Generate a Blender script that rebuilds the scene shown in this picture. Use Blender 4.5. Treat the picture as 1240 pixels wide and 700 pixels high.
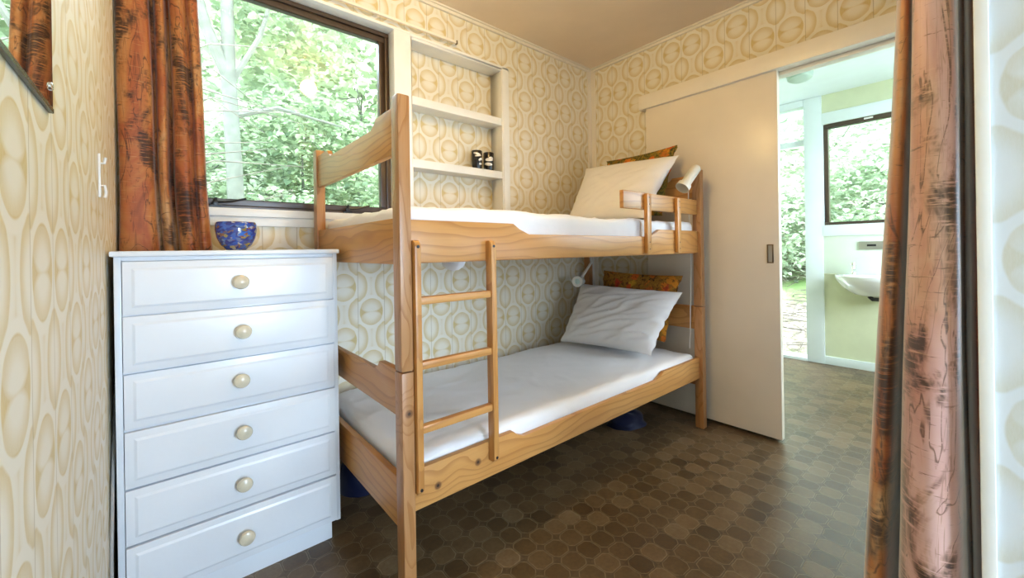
import bpy, bmesh, math, random
from mathutils import Vector, Matrix, noise as mnoise
random.seed(7)
PI = math.pi
S = bpy.context.scene
COL = S.collection
for o in list(bpy.data.objects): bpy.data.objects.remove(o)

# ---------------------------------------------------------------- camera
FPX, CX, CY = 493.0, 620.0, 303.0
yaw, roll = math.radians(40.45), math.radians(0.9)
Fv = Vector((math.sin(yaw), math.cos(yaw), 0)); R0 = Vector((math.cos(yaw), -math.sin(yaw), 0)); U0 = Vector((0, 0, 1))
Rv = R0*math.cos(roll) - U0*math.sin(roll); Uv = U0*math.cos(roll) + R0*math.sin(roll)
cam_d = bpy.data.cameras.new('camera'); cam = bpy.data.objects.new('camera', cam_d); COL.objects.link(cam)
cam_d.sensor_width = 36; cam_d.sensor_fit = 'HORIZONTAL'; cam_d.lens = 36*FPX/1240
cam_d.shift_x = 0; cam_d.shift_y = (CY-350)/1240
cam_d.clip_start = 0.02; cam_d.clip_end = 200
Mx = Matrix((( Rv.x, Uv.x, -Fv.x, 0), (Rv.y, Uv.y, -Fv.y, 0), (Rv.z, Uv.z, -Fv.z, 1.10), (0, 0, 0, 1)))
cam.matrix_world = Mx
S.camera = cam

# ---------------------------------------------------------------- world, exposure, large lights
S.view_settings.view_transform = 'Standard'; S.view_settings.look = 'None'
S.view_settings.exposure = 0.08; S.view_settings.gamma = 1.0; S.view_settings.use_curve_mapping = False
W = bpy.data.worlds.new('sky'); S.world = W; W.use_nodes = True
bg = W.node_tree.nodes['Background']; bg.inputs[0].default_value = (0.80, 0.92, 1.0, 1); bg.inputs[1].default_value = 12.5

def area_light(name, loc, target, sx, sy, power, color):
    l = bpy.data.lights.new(name, 'AREA'); l.shape = 'RECTANGLE'; l.size = sx; l.size_y = sy
    l.energy = power; l.color = color
    o = bpy.data.objects.new(name, l); COL.objects.link(o); o.location = loc
    o.rotation_euler = (Vector(target)-Vector(loc)).to_track_quat('-Z', 'Y').to_euler()
    return o
area_light('daylight_main_window', (0.5, 3.0, 3.1), (0.9, 1.2, 0.5), 1.6, 1.1, 110, (0.62, 0.79, 1.0))
area_light('daylight_rear_window', (0.72, -1.60, 0.98), (0.55, 1.0, 0.85), 0.5, 0.9, 44, (0.53, 0.74, 1.0))
area_light('added_fill_bath_side', (3.7, -0.62, 1.6), (3.4, 1.2, 0.9), 1.2, 1.0, 22, (0.66, 0.84, 1.0))  # added daylight fill; the side window is unseen and made up
area_light('added_fill_wardrobe_side', (1.9, -0.56, 1.0), (1.6, 1.5, 0.8), 0.8, 0.8, 12, (0.56, 0.75, 1.0))  # added cool fill for the lower bunk; no window in this wall
LAMP_L = 215.0

# ---------------------------------------------------------------- node helpers
class V:
    """socket wrapper with arithmetic, builds math nodes"""
    def __init__(s, nt, k): s.nt = nt; s.k = k
    def _m(s, op, b=None, c=None):
        n = s.nt.nodes.new('ShaderNodeMath'); n.operation = op
        for i, x in enumerate((s, b, c)):
            if x is None: continue
            if isinstance(x, V): s.nt.links.new(x.k, n.inputs[i])
            else: n.inputs[i].default_value = x
        return V(s.nt, n.outputs[0])
    def __add__(s, b): return s._m('ADD', b)
    def __sub__(s, b): return s._m('SUBTRACT', b)
    def __mul__(s, b): return s._m('MULTIPLY', b)
    def __truediv__(s, b): return s._m('DIVIDE', b)
    def floor(s): return s._m('FLOOR')
    def abs(s): return s._m('ABSOLUTE')
    def fract(s): return s._m('FRACT')
    def max(s, b): return s._m('MAXIMUM', b)
    def min(s, b): return s._m('MINIMUM', b)
    def rsub(s, a): return (s*-1.0)+a
    def sqrt(s): return s._m('SQRT')
    def ss(s, a, b, lo=0.0, hi=1.0):
        n = s.nt.nodes.new('ShaderNodeMapRange'); n.interpolation_type = 'SMOOTHSTEP'
        s.nt.links.new(s.k, n.inputs[0]); n.inputs[1].default_value = a; n.inputs[2].default_value = b
        n.inputs[3].default_value = lo; n.inputs[4].default_value = hi
        return V(s.nt, n.outputs[0])
def lerp(a, b, t):   # a,b V or float ; t V
    if not isinstance(b, V) and not isinstance(a, V): return t*(b-a)+a
    if isinstance(b, V): return (b-a)*t+a
    return (a*-1.0+b)*t+a
def hyp(a, b): return (a*a+b*b).sqrt()

def new_mat(name, rough=0.5, color=(0.8, 0.8, 0.8), metal=0.0, spec=0.5):
    m = bpy.data.materials.new(name); m.use_nodes = True
    b = m.node_tree.nodes['Principled BSDF']
    b.inputs['Base Color'].default_value = (*color, 1); b.inputs['Roughness'].default_value = rough
    b.inputs['Metallic'].default_value = metal; b.inputs['Specular IOR Level'].default_value = spec
    return m, m.node_tree, b
def coords(nt, kind='Object'):
    t = nt.nodes.new('ShaderNodeTexCoord'); s = nt.nodes.new('ShaderNodeSeparateXYZ')
    nt.links.new(t.outputs[kind], s.inputs[0])
    return t.outputs[kind], V(nt, s.outputs[0]), V(nt, s.outputs[1]), V(nt, s.outputs[2])
def comb(nt, x, y, z):
    n = nt.nodes.new('ShaderNodeCombineXYZ')
    for i, v in enumerate((x, y, z)):
        if isinstance(v, V): nt.links.new(v.k, n.inputs[i])
        else: n.inputs[i].default_value = v
    return n.outputs[0]
def noise(nt, vec, scale, detail=2.0, rough=0.5, dist=0.0):
    n = nt.nodes.new('ShaderNodeTexNoise'); nt.links.new(vec, n.inputs['Vector'])
    n.inputs['Scale'].default_value = scale; n.inputs['Detail'].default_value = detail
    n.inputs['Roughness'].default_value = rough; n.inputs['Distortion'].default_value = dist
    return V(nt, n.outputs['Fac'])
def mixc(nt, f, a, b, mode='MIX'):
    n = nt.nodes.new('ShaderNodeMix'); n.data_type = 'RGBA'; n.blend_type = mode
    if isinstance(f, V): nt.links.new(f.k, n.inputs[0])
    else: n.inputs[0].default_value = f
    for i, c in ((6, a), (7, b)):
        if isinstance(c, (tuple, list)): n.inputs[i].default_value = (*c[:3], 1)
        else: nt.links.new(c, n.inputs[i])
    return n.outputs[2]
def bump(nt, b, h, strength=0.3, dist=0.002):
    n = nt.nodes.new('ShaderNodeBump'); n.inputs['Strength'].default_value = strength; n.inputs['Distance'].default_value = dist
    nt.links.new(h.k, n.inputs['Height']); nt.links.new(n.outputs[0], b.inputs['Normal'])
def ramp(nt, f, stops):
    n = nt.nodes.new('ShaderNodeValToRGB'); nt.links.new(f.k, n.inputs[0]); e = n.color_ramp.elements
    while len(e) < len(stops): e.new(0.5)
    for i, (p, c) in enumerate(stops): e[i].position = p; e[i].color = (*c, 1)
    return n.outputs[0]

# ---------------------------------------------------------------- materials
def wallpaper(name, axis, s0, z0, flat=False, base=(0.79, 0.75, 0.65), ink=(0.60, 0.45, 0.16)):
    """1970s ring wallpaper pasted over grooved boards"""
    m, nt, b = new_mat(name, 0.48, spec=0.35)
    vec, X, Y, Z = coords(nt)
    s = X if axis == 'X' else Y
    w, h = 0.1385, 0.268
    t = (s-s0)/w
    k = t.floor(); u = ((t-k-0.5)*w).abs()
    par = (k+(k/4.0).floor())*0.5
    par = par-par.floor()                                   # 0 or .5
    zz = (Z-z0)/h+par+0.5
    v = ((zz-zz.floor()-0.5)*h).abs()
    e1 = hyp(u/0.055, (v-0.0300)/0.0362)
    e0 = hyp(u/0.0615, v/0.070)
    e2 = hyp(u.rsub(w/2)/0.050, v.rsub(h/2)/0.078)
    gr = noise(nt, comb(nt, X*6, Y*6, Z*1.0), 60, 2)
    lobe = (e0.ss(0.40, 1.0, 0.06, 0.62)).max(e1.ss(0.66, 1.0, 0.0, 0.62))
    dval = e2.ss(0.35, 1.0, 0.04, 0.72)
    val = lerp(e2.ss(1.28, 1.75, 0.12, 0.85), 0.06, e2.ss(1.16, 1.28, 1, 0))
    val = lerp(val, dval, e2.ss(0.95, 1.03, 1, 0))
    val = lerp(val, 0.02, e0.ss(1.20, 1.30, 1, 0))
    val = lerp(val, 0.85, e0.ss(0.95, 1.02, 1, 0))
    val = lerp(val, lobe, e1.ss(0.93, 1.03, 1, 0))
    val = val*lerp(0.85, 1.25, gr)
    c = mixc(nt, val, base, ink)
    fib = noise(nt, comb(nt, X*9, Y*9, Z), 110, 3, 0.7)
    c = mixc(nt, fib.ss(0.35, 0.75, 0, 0.20), c, tuple(x*1.04 for x in base))
    groove = u.ss(w/2-0.0022, w/2-0.0008)
    if flat: groove = groove*0.0
    c = mixc(nt, groove*0.55, c, (0.36, 0.27, 0.14))
    nt.links.new(c, b.inputs['Base Color'])
    bump(nt, b, fib*0.12-groove, 0.35, 0.003)
    return m
PAPER_X = wallpaper('wallpaper_window_wall', 'X', 1.714, 0.926)
PAPER_D = wallpaper('wallpaper_door_wall', 'Y', 0.771, 2.295)
PAPER_L = wallpaper('wallpaper_left_wall', 'Y', 0.928, 1.079)
PAPER_P = wallpaper('wallpaper_near_wall_cool_cast', 'Y', -0.004, 1.342, True, (0.66, 0.71, 0.76), (0.56, 0.55, 0.46))  # same paper with the cool, washed-out daylight put into its colours

def painted(name, col, rough=0.4, var=0.06, sc=3.0, bmp=0.05):
    m, nt, b = new_mat(name, rough, col)
    vec, X, Y, Z = coords(nt)
    n = noise(nt, vec, sc, 4, 0.6)
    c = mixc(nt, n.ss(0.3, 0.7, 0, 1), tuple(x*(1-var) for x in col), tuple(min(1, x*(1+var)) for x in col))
    nt.links.new(c, b.inputs['Base Color'])
    bump(nt, b, noise(nt, vec, 60, 3), bmp, 0.002)
    return m
WHITE = painted('white_paint', (0.80, 0.80, 0.78), 0.38)
CHESTW = painted('chest_white_gloss', (0.75, 0.79, 0.85), 0.28, 0.03, 2.0, 0.1)
CREAM = painted('cream_door_paint', (0.80, 0.72, 0.60), 0.30, 0.05, 1.4)
TRIMC = painted('cream_trim_paint', (0.80, 0.74, 0.63), 0.35, 0.04)
CEILM = painted('ceiling_buff_board', (0.74, 0.61, 0.46), 0.5, 0.07, 1.2)
BATHG = painted('pale_lime_board', (0.64, 0.68, 0.48), 0.45, 0.05)
BATHS = painted('pale_splashback', (0.66, 0.74, 0.64), 0.3, 0.05)
BATHW = painted('cool_white_paint', (0.74, 0.82, 0.86), 0.4, 0.03)
PORC, _, _ = new_mat('porcelain', 0.12, (0.82, 0.84, 0.86))
BROWNM = painted('bronze_aluminium', (0.07, 0.045, 0.030), 0.32, 0.1)
BLACK, _, _ = new_mat('black_plastic', 0.35, (0.012, 0.012, 0.014))
CHROME, _, _ = new_mat('chrome', 0.12, (0.8, 0.8, 0.82), 1.0)
STEEL, _, _ = new_mat('brushed_steel', 0.35, (0.45, 0.46, 0.46), 1.0)
BRONZE, _, _ = new_mat('dull_bronze', 0.4, (0.25, 0.19, 0.13), 1.0)
IVORY = painted('ivory_knob_paint', (0.66, 0.60, 0.46), 0.22, 0.05, 40)
LAMPW = painted('lamp_enamel', (0.78, 0.76, 0.68), 0.3, 0.02)
CABLE, _, _ = new_mat('white_cable', 0.5, (0.72, 0.71, 0.66))
GREYC, _, _ = new_mat('grey_cable', 0.5, (0.35, 0.35, 0.35))
MIRR, _, _ = new_mat('mirror_silver', 0.01, (0.86, 0.90, 0.86), 1.0)
MEDGE, _, _ = new_mat('mirror_dark_edge', 0.25, (0.03, 0.045, 0.02))

def glass_mat(name, tint=(0.94, 0.98, 0.96)):
    m = bpy.data.materials.new(name); m.use_nodes = True; nt = m.node_tree; nt.nodes.clear()
    o = nt.nodes.new('ShaderNodeOutputMaterial'); t = nt.nodes.new('ShaderNodeBsdfTransparent'); g = nt.nodes.new('ShaderNodeBsdfGlossy')
    f = nt.nodes.new('ShaderNodeFresnel'); f.inputs[0].default_value = 1.45; mx = nt.nodes.new('ShaderNodeMixShader')
    t.inputs[0].default_value = (*tint, 1); g.inputs[0].default_value = (1, 1, 1, 1); g.inputs['Roughness'].default_value = 0.03
    nt.links.new(f.outputs[0], mx.inputs[0]); nt.links.new(t.outputs[0], mx.inputs[1]); nt.links.new(g.outputs[0], mx.inputs[2])
    nt.links.new(mx.outputs[0], o.inputs[0]); return m
GLASS = glass_mat('window_glass')
FROST, _, fb = new_mat('greenish_frosted_glass', 0.35, (0.62, 0.78, 0.70)); fb.inputs['Transmission Weight'].default_value = 0.35

def wood(name, axis, seed=0.0, knots=(), tone=1.0, freq=34.0, cast=(1, 1, 1)):
    m, nt, b = new_mat(name, 0.33, spec=0.45)
    vec, X, Y, Z = coords(nt)
    d = {'X': (X, Y, Z), 'Y': (Y, Z, X), 'Z': (Z, X, Y)}[axis]
    L, A, B = d
    wob = noise(nt, comb(nt, L*1.6+seed, A*5.0, B*5.0), 1.0, 2)
    wob2 = noise(nt, comb(nt, L*3.0+seed*2, A*14.0, B*14.0), 1.0, 2)
    kd = None
    push = wob*0.15+wob2*0.028
    for (p, r) in knots:
        q = hyp(hyp(X-p[0], Y-p[1]), Z-p[2])
        kd = q if kd is None else kd.min(q)
    if kd is not None: push = push+kd.ss(0.0, 0.09, 0.035, 0.0)
    r = hyp(A-(0.07+seed*0.01)+push, B-0.02*seed+push*0.7)
    ring = ((r*freq+wob*1.6).fract())
    late = ring.ss(0.55, 0.97)*ring.ss(0.97, 1.0, 1, 0)
    fine = noise(nt, comb(nt, L*6, A*260, B*260), 1.0, 3, 0.6)
    big = noise(nt, comb(nt, L*2+seed, A*9, B*9), 1.0, 3)
    c0 = mixc(nt, big.ss(0.3, 0.7), tuple(x*tone*k for x, k in zip((0.51, 0.235, 0.062), cast)), tuple(x*tone*k for x, k in zip((0.60, 0.31, 0.10), cast)))
    c = mixc(nt, late*0.62, c0, tuple(x*tone for x in (0.36, 0.145, 0.038)))
    c = mixc(nt, fine.ss(0.45, 0.8, 0, 0.35), c, tuple(x*tone for x in (0.42, 0.20, 0.06)))
    if kd is not None:
        c = mixc(nt, kd.ss(0.008, 0.016, 0.85, 0), c, (0.16, 0.07, 0.03))
        c = mixc(nt, kd.ss(0.003, 0.007, 0.9, 0), c, (0.03, 0.02, 0.015))
    nt.links.new(c, b.inputs['Base Color'])
    bump(nt, b, fine*0.4+late*0.3, 0.12, 0.001)
    return m
WX = wood('pine_rail_grain', 'X', 1.0)
WX2 = wood('pine_knotty_rail', 'X', 2.3, (((0.655-0.53, 0.02, 0.352), 1), ((0.812-0.53, 0.02, 0.372), 1)))
WX3 = wood('pine_guard_grain', 'X', 4.1, tone=0.95)
WY = wood('pine_board_grain', 'Y', 3.2)
WY2 = wood('pine_end_rail_grain', 'Y', 5.7, tone=0.95)
WZ = wood('pine_post_grain', 'Z', 6.4, (((0.02, 0.0, 0.615), 1),), tone=0.84, freq=85.0, cast=(0.95, 0.98, 1.35))
WZ2 = wood('pine_ladder_grain', 'Z', 8.2, freq=70.0)
WXR = wood('pine_rung_grain', 'X', 9.6, tone=1.0)

def fabric(name, c, rough=0.85, sc=500, wr=0.3):
    m, nt, b = new_mat(name, rough, c, spec=0.2)
    vec, X, Y, Z = coords(nt)
    b.inputs['Sheen Weight'].default_value = 0.15
    n = noise(nt, vec, 9, 4, 0.55, 0.6); f = noise(nt, vec, sc, 2)
    bump(nt, b, n+f*0.03, wr, 0.008)
    return m
SHEET = fabric('white_cotton_sheet', (0.80, 0.80, 0.83))
PILLOWM = fabric('white_pillowcase', (0.82, 0.81, 0.82), wr=0.4)
BLUE = fabric('navy_nylon', (0.003, 0.006, 0.03), 0.5)

def curtain_mat(name, seed, pale=0.0):
    m, nt, b = new_mat(name, 0.55, spec=0.4)
    vec, U, Vv, _ = coords(nt, 'UV')
    U = U+seed
    a = noise(nt, comb(nt, U*6, Vv*2.6, 0.0), 1.0, 4, 0.65, 0.8)
    c = ramp(nt, a, [(0.30, (0.16, 0.045, 0.018)), (0.43, (0.35, 0.095, 0.030)), (0.54, (0.43, 0.17, 0.048)), (0.66, (0.50, 0.29, 0.13))])
    blot = noise(nt, comb(nt, U*6.5+4, Vv*4.2, 3.0), 1.0, 5, 0.65, 0.5)
    streak = noise(nt, comb(nt, U*16, Vv*150, 1.0), 1.0, 4, 0.65, 0.3)
    vline = noise(nt, comb(nt, U*24, Vv*2.0, 5.0), 1.0, 3, 0.6, 1.0)
    vl = (vline-0.5).abs().ss(0.0, 0.014, 0.8, 0)
    patch = blot.ss(0.49, 0.60)*streak.ss(0.33, 0.50)
    branch = (noise(nt, comb(nt, U*7+9, Vv*2.6, 8.0), 1.0, 3, 0.6, 1.5)-0.5).abs().ss(0.0, 0.018, 0.85, 0)*streak.ss(0.3, 0.5)
    fine = streak.ss(0.60, 0.68)*0.75
    dark = patch.max(vl*0.6).max(fine).max(branch)
    c = mixc(nt, dark*0.93, c, (0.028, 0.012, 0.008))
    hl = noise(nt, comb(nt, U*14, Vv*190, 11.0), 1.0, 3, 0.6)
    c = mixc(nt, hl.ss(0.6, 0.72)*0.45, c, (0.62, 0.36, 0.16))
    if pale:  # glare on the middle fold, painted into the print as a pale pink band
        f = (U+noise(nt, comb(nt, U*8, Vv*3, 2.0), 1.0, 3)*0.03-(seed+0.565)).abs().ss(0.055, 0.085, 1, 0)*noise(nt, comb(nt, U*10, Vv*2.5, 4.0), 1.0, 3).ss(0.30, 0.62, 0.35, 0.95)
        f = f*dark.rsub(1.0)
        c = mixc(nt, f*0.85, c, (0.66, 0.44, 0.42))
    nt.links.new(c, b.inputs['Base Color'])
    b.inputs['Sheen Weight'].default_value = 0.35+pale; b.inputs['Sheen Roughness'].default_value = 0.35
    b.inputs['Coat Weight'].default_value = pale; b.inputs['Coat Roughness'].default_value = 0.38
    bump(nt, b, streak, 0.35, 0.002)
    return m
CURT = curtain_mat('rust_bark_curtain', 0.0)
CURT_GLARE = curtain_mat('rust_bark_curtain_painted_glare', 3.7, 0.75)

def floral(name, seed, amber=False):
    m, nt, b = new_mat(name, 0.8, spec=0.2)
    vec, X, Y, Z = coords(nt)
    vo = nt.nodes.new('ShaderNodeTexVoronoi'); vo.inputs['Scale'].default_value = 13
    n0 = noise(nt, vec, 16, 3, 0.6); n00 = noise(nt, comb(nt, Y+3, Z, X), 16, 3, 0.6)
    nt.links.new(comb(nt, X+seed, Y+n0*0.09, Z+n00*0.09), vo.inputs['Vector'])
    sx = nt.nodes.new('ShaderNodeSeparateColor'); nt.links.new(vo.outputs['Color'], sx.inputs[0])
    hue = V(nt, sx.outputs[0]); d = V(nt, vo.outputs['Distance'])
    n = noise(nt, vec, 45, 4, 0.6, 0.8)
    flower = ramp(nt, hue, [(0.0, (0.62, 0.10, 0.02)), (0.35, (0.66, 0.20, 0.02)), (0.6, (0.62, 0.32, 0.03)), (1.0, (0.45, 0.04, 0.02))])
    back = ramp(nt, n, [(0.35, (0.05, 0.025, 0.01)), (0.48, (0.30, 0.13, 0.02)), (0.65, (0.48, 0.24, 0.03))] if amber else [(0.35, (0.02, 0.025, 0.01)), (0.5, (0.13, 0.11, 0.02)), (0.65, (0.45, 0.26, 0.03))])
    c = mixc(nt, (d+n*0.35).ss(0.52, 0.66, 1, 0), back, flower)
    c = mixc(nt, d.ss(0.06, 0.13, 0.8, 0), c, (0.06, 0.02, 0.01))
    c = mixc(nt, n.ss(0.56, 0.64, 0, 0.6), c, (0.09, 0.03, 0.01))
    nt.links.new(c, b.inputs['Base Color']); bump(nt, b, n, 0.2, 0.003)
    return m
FLOR = floral('orange_floral_cotton', 0.0); FLOR2 = floral('amber_floral_cotton', 5.0, True)

def floor_mat():
    m, nt, b = new_mat('brown_patterned_vinyl', 0.36, spec=0.5)
    vec, X, Y, Z = coords(nt)
    p = 0.0825
    wx = (noise(nt, vec, 18, 2)-0.5)*0.010; wy = (noise(nt, comb(nt, X+9, Y+3, 0.0), 18, 2)-0.5)*0.010
    a = (X+wx-1.1265)/p; c_ = (Y+wy-1.0875)/p
    ia = a.floor(); ic = c_.floor()
    fa = (a-ia-0.5).abs(); fc = (c_-ic-0.5).abs()
    d = fa.max(fc).max((fa+fc)*0.63)
    wn = nt.nodes.new('ShaderNodeTexWhiteNoise'); wn.noise_dimensions = '2D'; nt.links.new(comb(nt, ia, ic, 0.0), wn.inputs['Vector'])
    r = V(nt, wn.outputs['Value'])
    mot = noise(nt, vec, 70, 4, 0.7); mot2 = noise(nt, vec, 9, 3, 0.6)
    tone = r*0.5+mot2*0.5+(mot-0.5)*0.7
    c = ramp(nt, tone, [(0.15, (0.050, 0.030, 0.014)), (0.42, (0.088, 0.051, 0.021)), (0.68, (0.135, 0.084, 0.040)), (1.0, (0.19, 0.14, 0.085))])
    c = mixc(nt, d.ss(0.455, 0.475)*0.45, c, (0.07, 0.046, 0.025))
    line = (d-0.462).abs().ss(0.004, 0.022, 1, 0)*mot.ss(0.25, 0.55)
    c = mixc(nt, line*0.55, c, (0.29, 0.23, 0.14))
    nt.links.new(c, b.inputs['Base Color'])
    rr = mot.ss(0.3, 0.7, 0.30, 0.46); nt.links.new(rr.k, b.inputs['Roughness'])
    bump(nt, b, d.ss(0.44, 0.48)*-0.6+mot*0.5, 0.35, 0.002)
    return m
FLOORM = floor_mat()

def bowl_mat():
    m, nt, b = new_mat('speckled_blue_glass', 0.08, spec=0.7)
    vec, X, Y, Z = coords(nt)
    vo = nt.nodes.new('ShaderNodeTexVoronoi'); vo.inputs['Scale'].default_value = 1.0
    w = noise(nt, vec, 30, 2)
    nt.links.new(comb(nt, X*75+w*3, Y*75, Z*130+w*4), vo.inputs['Vector'])
    sx = nt.nodes.new('ShaderNodeSeparateColor'); nt.links.new(vo.outputs['Color'], sx.inputs[0])
    c = ramp(nt, V(nt, sx.outputs[0]), [(0.0, (0.01, 0.02, 0.16)), (0.30, (0.012, 0.05, 0.40)), (0.5, (0.03, 0.15, 0.6)), (0.64, (0.02, 0.03, 0.2)), (0.76, (0.10, 0.2, 0.45)), (0.86, (0.18, 0.07, 0.06)), (0.94, (0.3, 0.26, 0.05)), (1.0, (0.35, 0.42, 0.55))])
    c = mixc(nt, 0.0, c, c); nt.links.new(c, b.inputs['Base Color'])
    b.inputs['Coat Weight'].default_value = 0.6
    return m
BOWLM = bowl_mat()

def leaf_mat(name, cols, tr=0.45):
    m = bpy.data.materials.new(name); m.use_nodes = True; nt = m.node_tree; nt.nodes.clear()
    o = nt.nodes.new('ShaderNodeOutputMaterial'); g = nt.nodes.new('ShaderNodeNewGeometry')
    r = V(nt, g.outputs['Random Per Island'])
    c = ramp(nt, r, cols)
    d = nt.nodes.new('ShaderNodeBsdfPrincipled'); d.inputs['Roughness'].default_value = 0.35; nt.links.new(c, d.inputs['Base Color'])
    t = nt.nodes.new('ShaderNodeBsdfTranslucent'); c2 = mixc(nt, 0.5, c, (0.68, 0.76, 0.50)); nt.links.new(c2, t.inputs[0])
    mx = nt.nodes.new('ShaderNodeMixShader'); mx.inputs[0].default_value = tr
    nt.links.new(d.outputs[0], mx.inputs[1]); nt.links.new(t.outputs[0], mx.inputs[2]); nt.links.new(mx.outputs[0], o.inputs[0])
    return m
LEAF = leaf_mat('broad_leaf', [(0.0, (0.09, 0.15, 0.10)), (0.35, (0.22, 0.31, 0.20)), (0.7, (0.42, 0.53, 0.34)), (1.0, (0.76, 0.82, 0.68))])
LEAF2 = leaf_mat('pale_leaf', [(0.0, (0.20, 0.27, 0.20)), (0.45, (0.46, 0.56, 0.43)), (1.0, (0.84, 0.88, 0.80))])
BARK = painted('pale_bark', (0.125, 0.13, 0.11), 0.8, 0.2, 14, 0.6)
TWIGM = painted('dry_twig', (0.13, 0.11, 0.09), 0.8, 0.3, 10, 0.5)
def soil():
    m, nt, b = new_mat('leaf_littered_soil', 0.9)
    vec, X, Y, Z = coords(nt)
    n = noise(nt, vec, 14, 6, 0.7, 0.6); n2 = noise(nt, vec, 1.2, 3)
    c = ramp(nt, n, [(0.3, (0.10, 0.08, 0.06)), (0.5, (0.30, 0.26, 0.20)), (0.62, (0.62, 0.58, 0.50))])
    c = mixc(nt, n2.ss(0.42, 0.62), c, (0.22, 0.36, 0.12)); nt.links.new(c, b.inputs['Base Color'])
    bump(nt, b, n, 0.8, 0.05); return m
SOIL = soil()
BULB = bpy.data.materials.new('warm_bulb'); BULB.use_nodes = True
bb = BULB.node_tree.nodes['Principled BSDF']; bb.inputs['Emission Color'].default_value = (1.0, 0.67, 0.24, 1); bb.inputs['Emission Strength'].default_value = LAMP_L

# ---------------------------------------------------------------- mesh helpers
class MB:
    def __init__(s): s.v = []; s.f = []
    def box(s, x0, x1, y0, y1, z0, z1):
        n = len(s.v)
        s.v += [(x, y, z) for z in (z0, z1) for y in (y0, y1) for x in (x0, x1)]
        s.f += [tuple(n+i for i in q) for q in ((0, 2, 3, 1), (4, 5, 7, 6), (0, 1, 5, 4), (2, 6, 7, 3), (0, 4, 6, 2), (1, 3, 7, 5))]
        return s
    def prism(s, pts, axis, a, b):
        """extrude a 2-D outline along an axis. axis 'Y': pts=(x,z); 'X': pts=(y,z); 'Z': pts=(x,y)"""
        n = len(s.v); N = len(pts)
        for t in (a, b):
            for p in pts:
                s.v.append({'Y': (p[0], t, p[1]), 'X': (t, p[0], p[1]), 'Z': (p[0], p[1], t)}[axis])
        s.f.append(tuple(n+i for i in range(N))); s.f.append(tuple(n+N+i for i in reversed(range(N))))
        for i in range(N):
            j = (i+1) % N; s.f.append((n+i, n+N+i, n+N+j, n+j))
        return s
    def lathe(s, prof, mat=Matrix(), seg=24):
        """prof [(r,z)], around local z"""
        n = len(s.v)
        for r, z in prof:
            for k in range(seg):
                a = 2*PI*k/seg; p = mat @ Vector((r*math.cos(a), r*math.sin(a), z)); s.v.append(tuple(p))
        for i in range(len(prof)-1):
            for k in range(seg):
                k2 = (k+1) % seg
                s.f.append((n+i*seg+k, n+i*seg+k2, n+(i+1)*seg+k2, n+(i+1)*seg+k))
        for i in (0, len(prof)-1):
            if prof[i][0] > 1e-5: s.f.append(tuple(n+i*seg+k for k in range(seg)))
        return s
    def tube(s, pts, rad, seg=8):
        n0 = len(s.v); P = [Vector(p) for p in pts]; N = len(P)
        if not isinstance(rad, (list, tuple)): rad = [rad]*N
        ref = None
        for i in range(N):
            d = (P[min(i+1, N-1)]-P[max(i-1, 0)]).normalized()
            if ref is None: ref = d.cross(Vector((0, 0, 1))) if abs(d.z) < 0.9 else d.cross(Vector((1, 0, 0)))
            ref = (ref-d*ref.dot(d)).normalized(); bb_ = d.cross(ref)
            for k in range(seg):
                a = 2*PI*k/seg; s.v.append(tuple(P[i]+(ref*math.cos(a)+bb_*math.sin(a))*rad[i]))
        for i in range(N-1):
            for k in range(seg):
                k2 = (k+1) % seg; s.f.append((n0+i*seg+k, n0+i*seg+k2, n0+(i+1)*seg+k2, n0+(i+1)*seg+k))
        s.f.append(tuple(n0+k for k in range(seg))); s.f.append(tuple(n0+(N-1)*seg+k for k in range(seg)))
        return s
    def build(s, name, mat, parent=None, bevel=0.0, smooth=35, seg=2, recalc=True):
        off = root_loc(parent)
        me = bpy.data.meshes.new(name)
        me.from_pydata([(x-off.x, y-off.y, z-off.z) for x, y, z in s.v], [], s.f)
        bm = bmesh.new(); bm.from_mesh(me)
        bmesh.ops.remove_doubles(bm, verts=bm.verts, dist=1e-6)
        if recalc: bmesh.ops.recalc_face_normals(bm, faces=bm.faces)
        if bevel > 0:
            es = [e for e in bm.edges if len(e.link_faces) == 2 and e.calc_face_angle(0) > 0.35]
            bmesh.ops.bevel(bm, geom=es, offset=bevel, segments=seg, affect='EDGES', profile=0.6, clamp_overlap=True)
        bm.to_mesh(me); bm.free()
        if smooth: me.shade_smooth(); me.set_sharp_from_angle(angle=math.radians(smooth))
        me.materials.append(mat)
        o = bpy.data.objects.new(name, me); COL.objects.link(o)
        if parent: o.parent = parent
        return o
def root_loc(p):
    v = Vector((0, 0, 0))
    while p is not None: v += p.location; p = p.parent
    return v
def tag(o, label=None, cat=None, group=None, kind=None):
    if label: o['label'] = label
    if cat: o['category'] = cat
    if group: o['group'] = group
    if kind: o['kind'] = kind
    return o
def thing(name, label, cat, loc, group=None):
    o = bpy.data.objects.new(name, None); COL.objects.link(o); o.location = loc; o.empty_display_size = 0.1
    return tag(o, label, cat, group)
def struct(o, label=None, cat=None): return tag(o, label, cat, None, 'structure')
def struct_root(name, label, cat, loc=(0, 0, 0)):
    o = bpy.data.objects.new(name, None); COL.objects.link(o); o.location = loc; return struct(o, label, cat)
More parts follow.
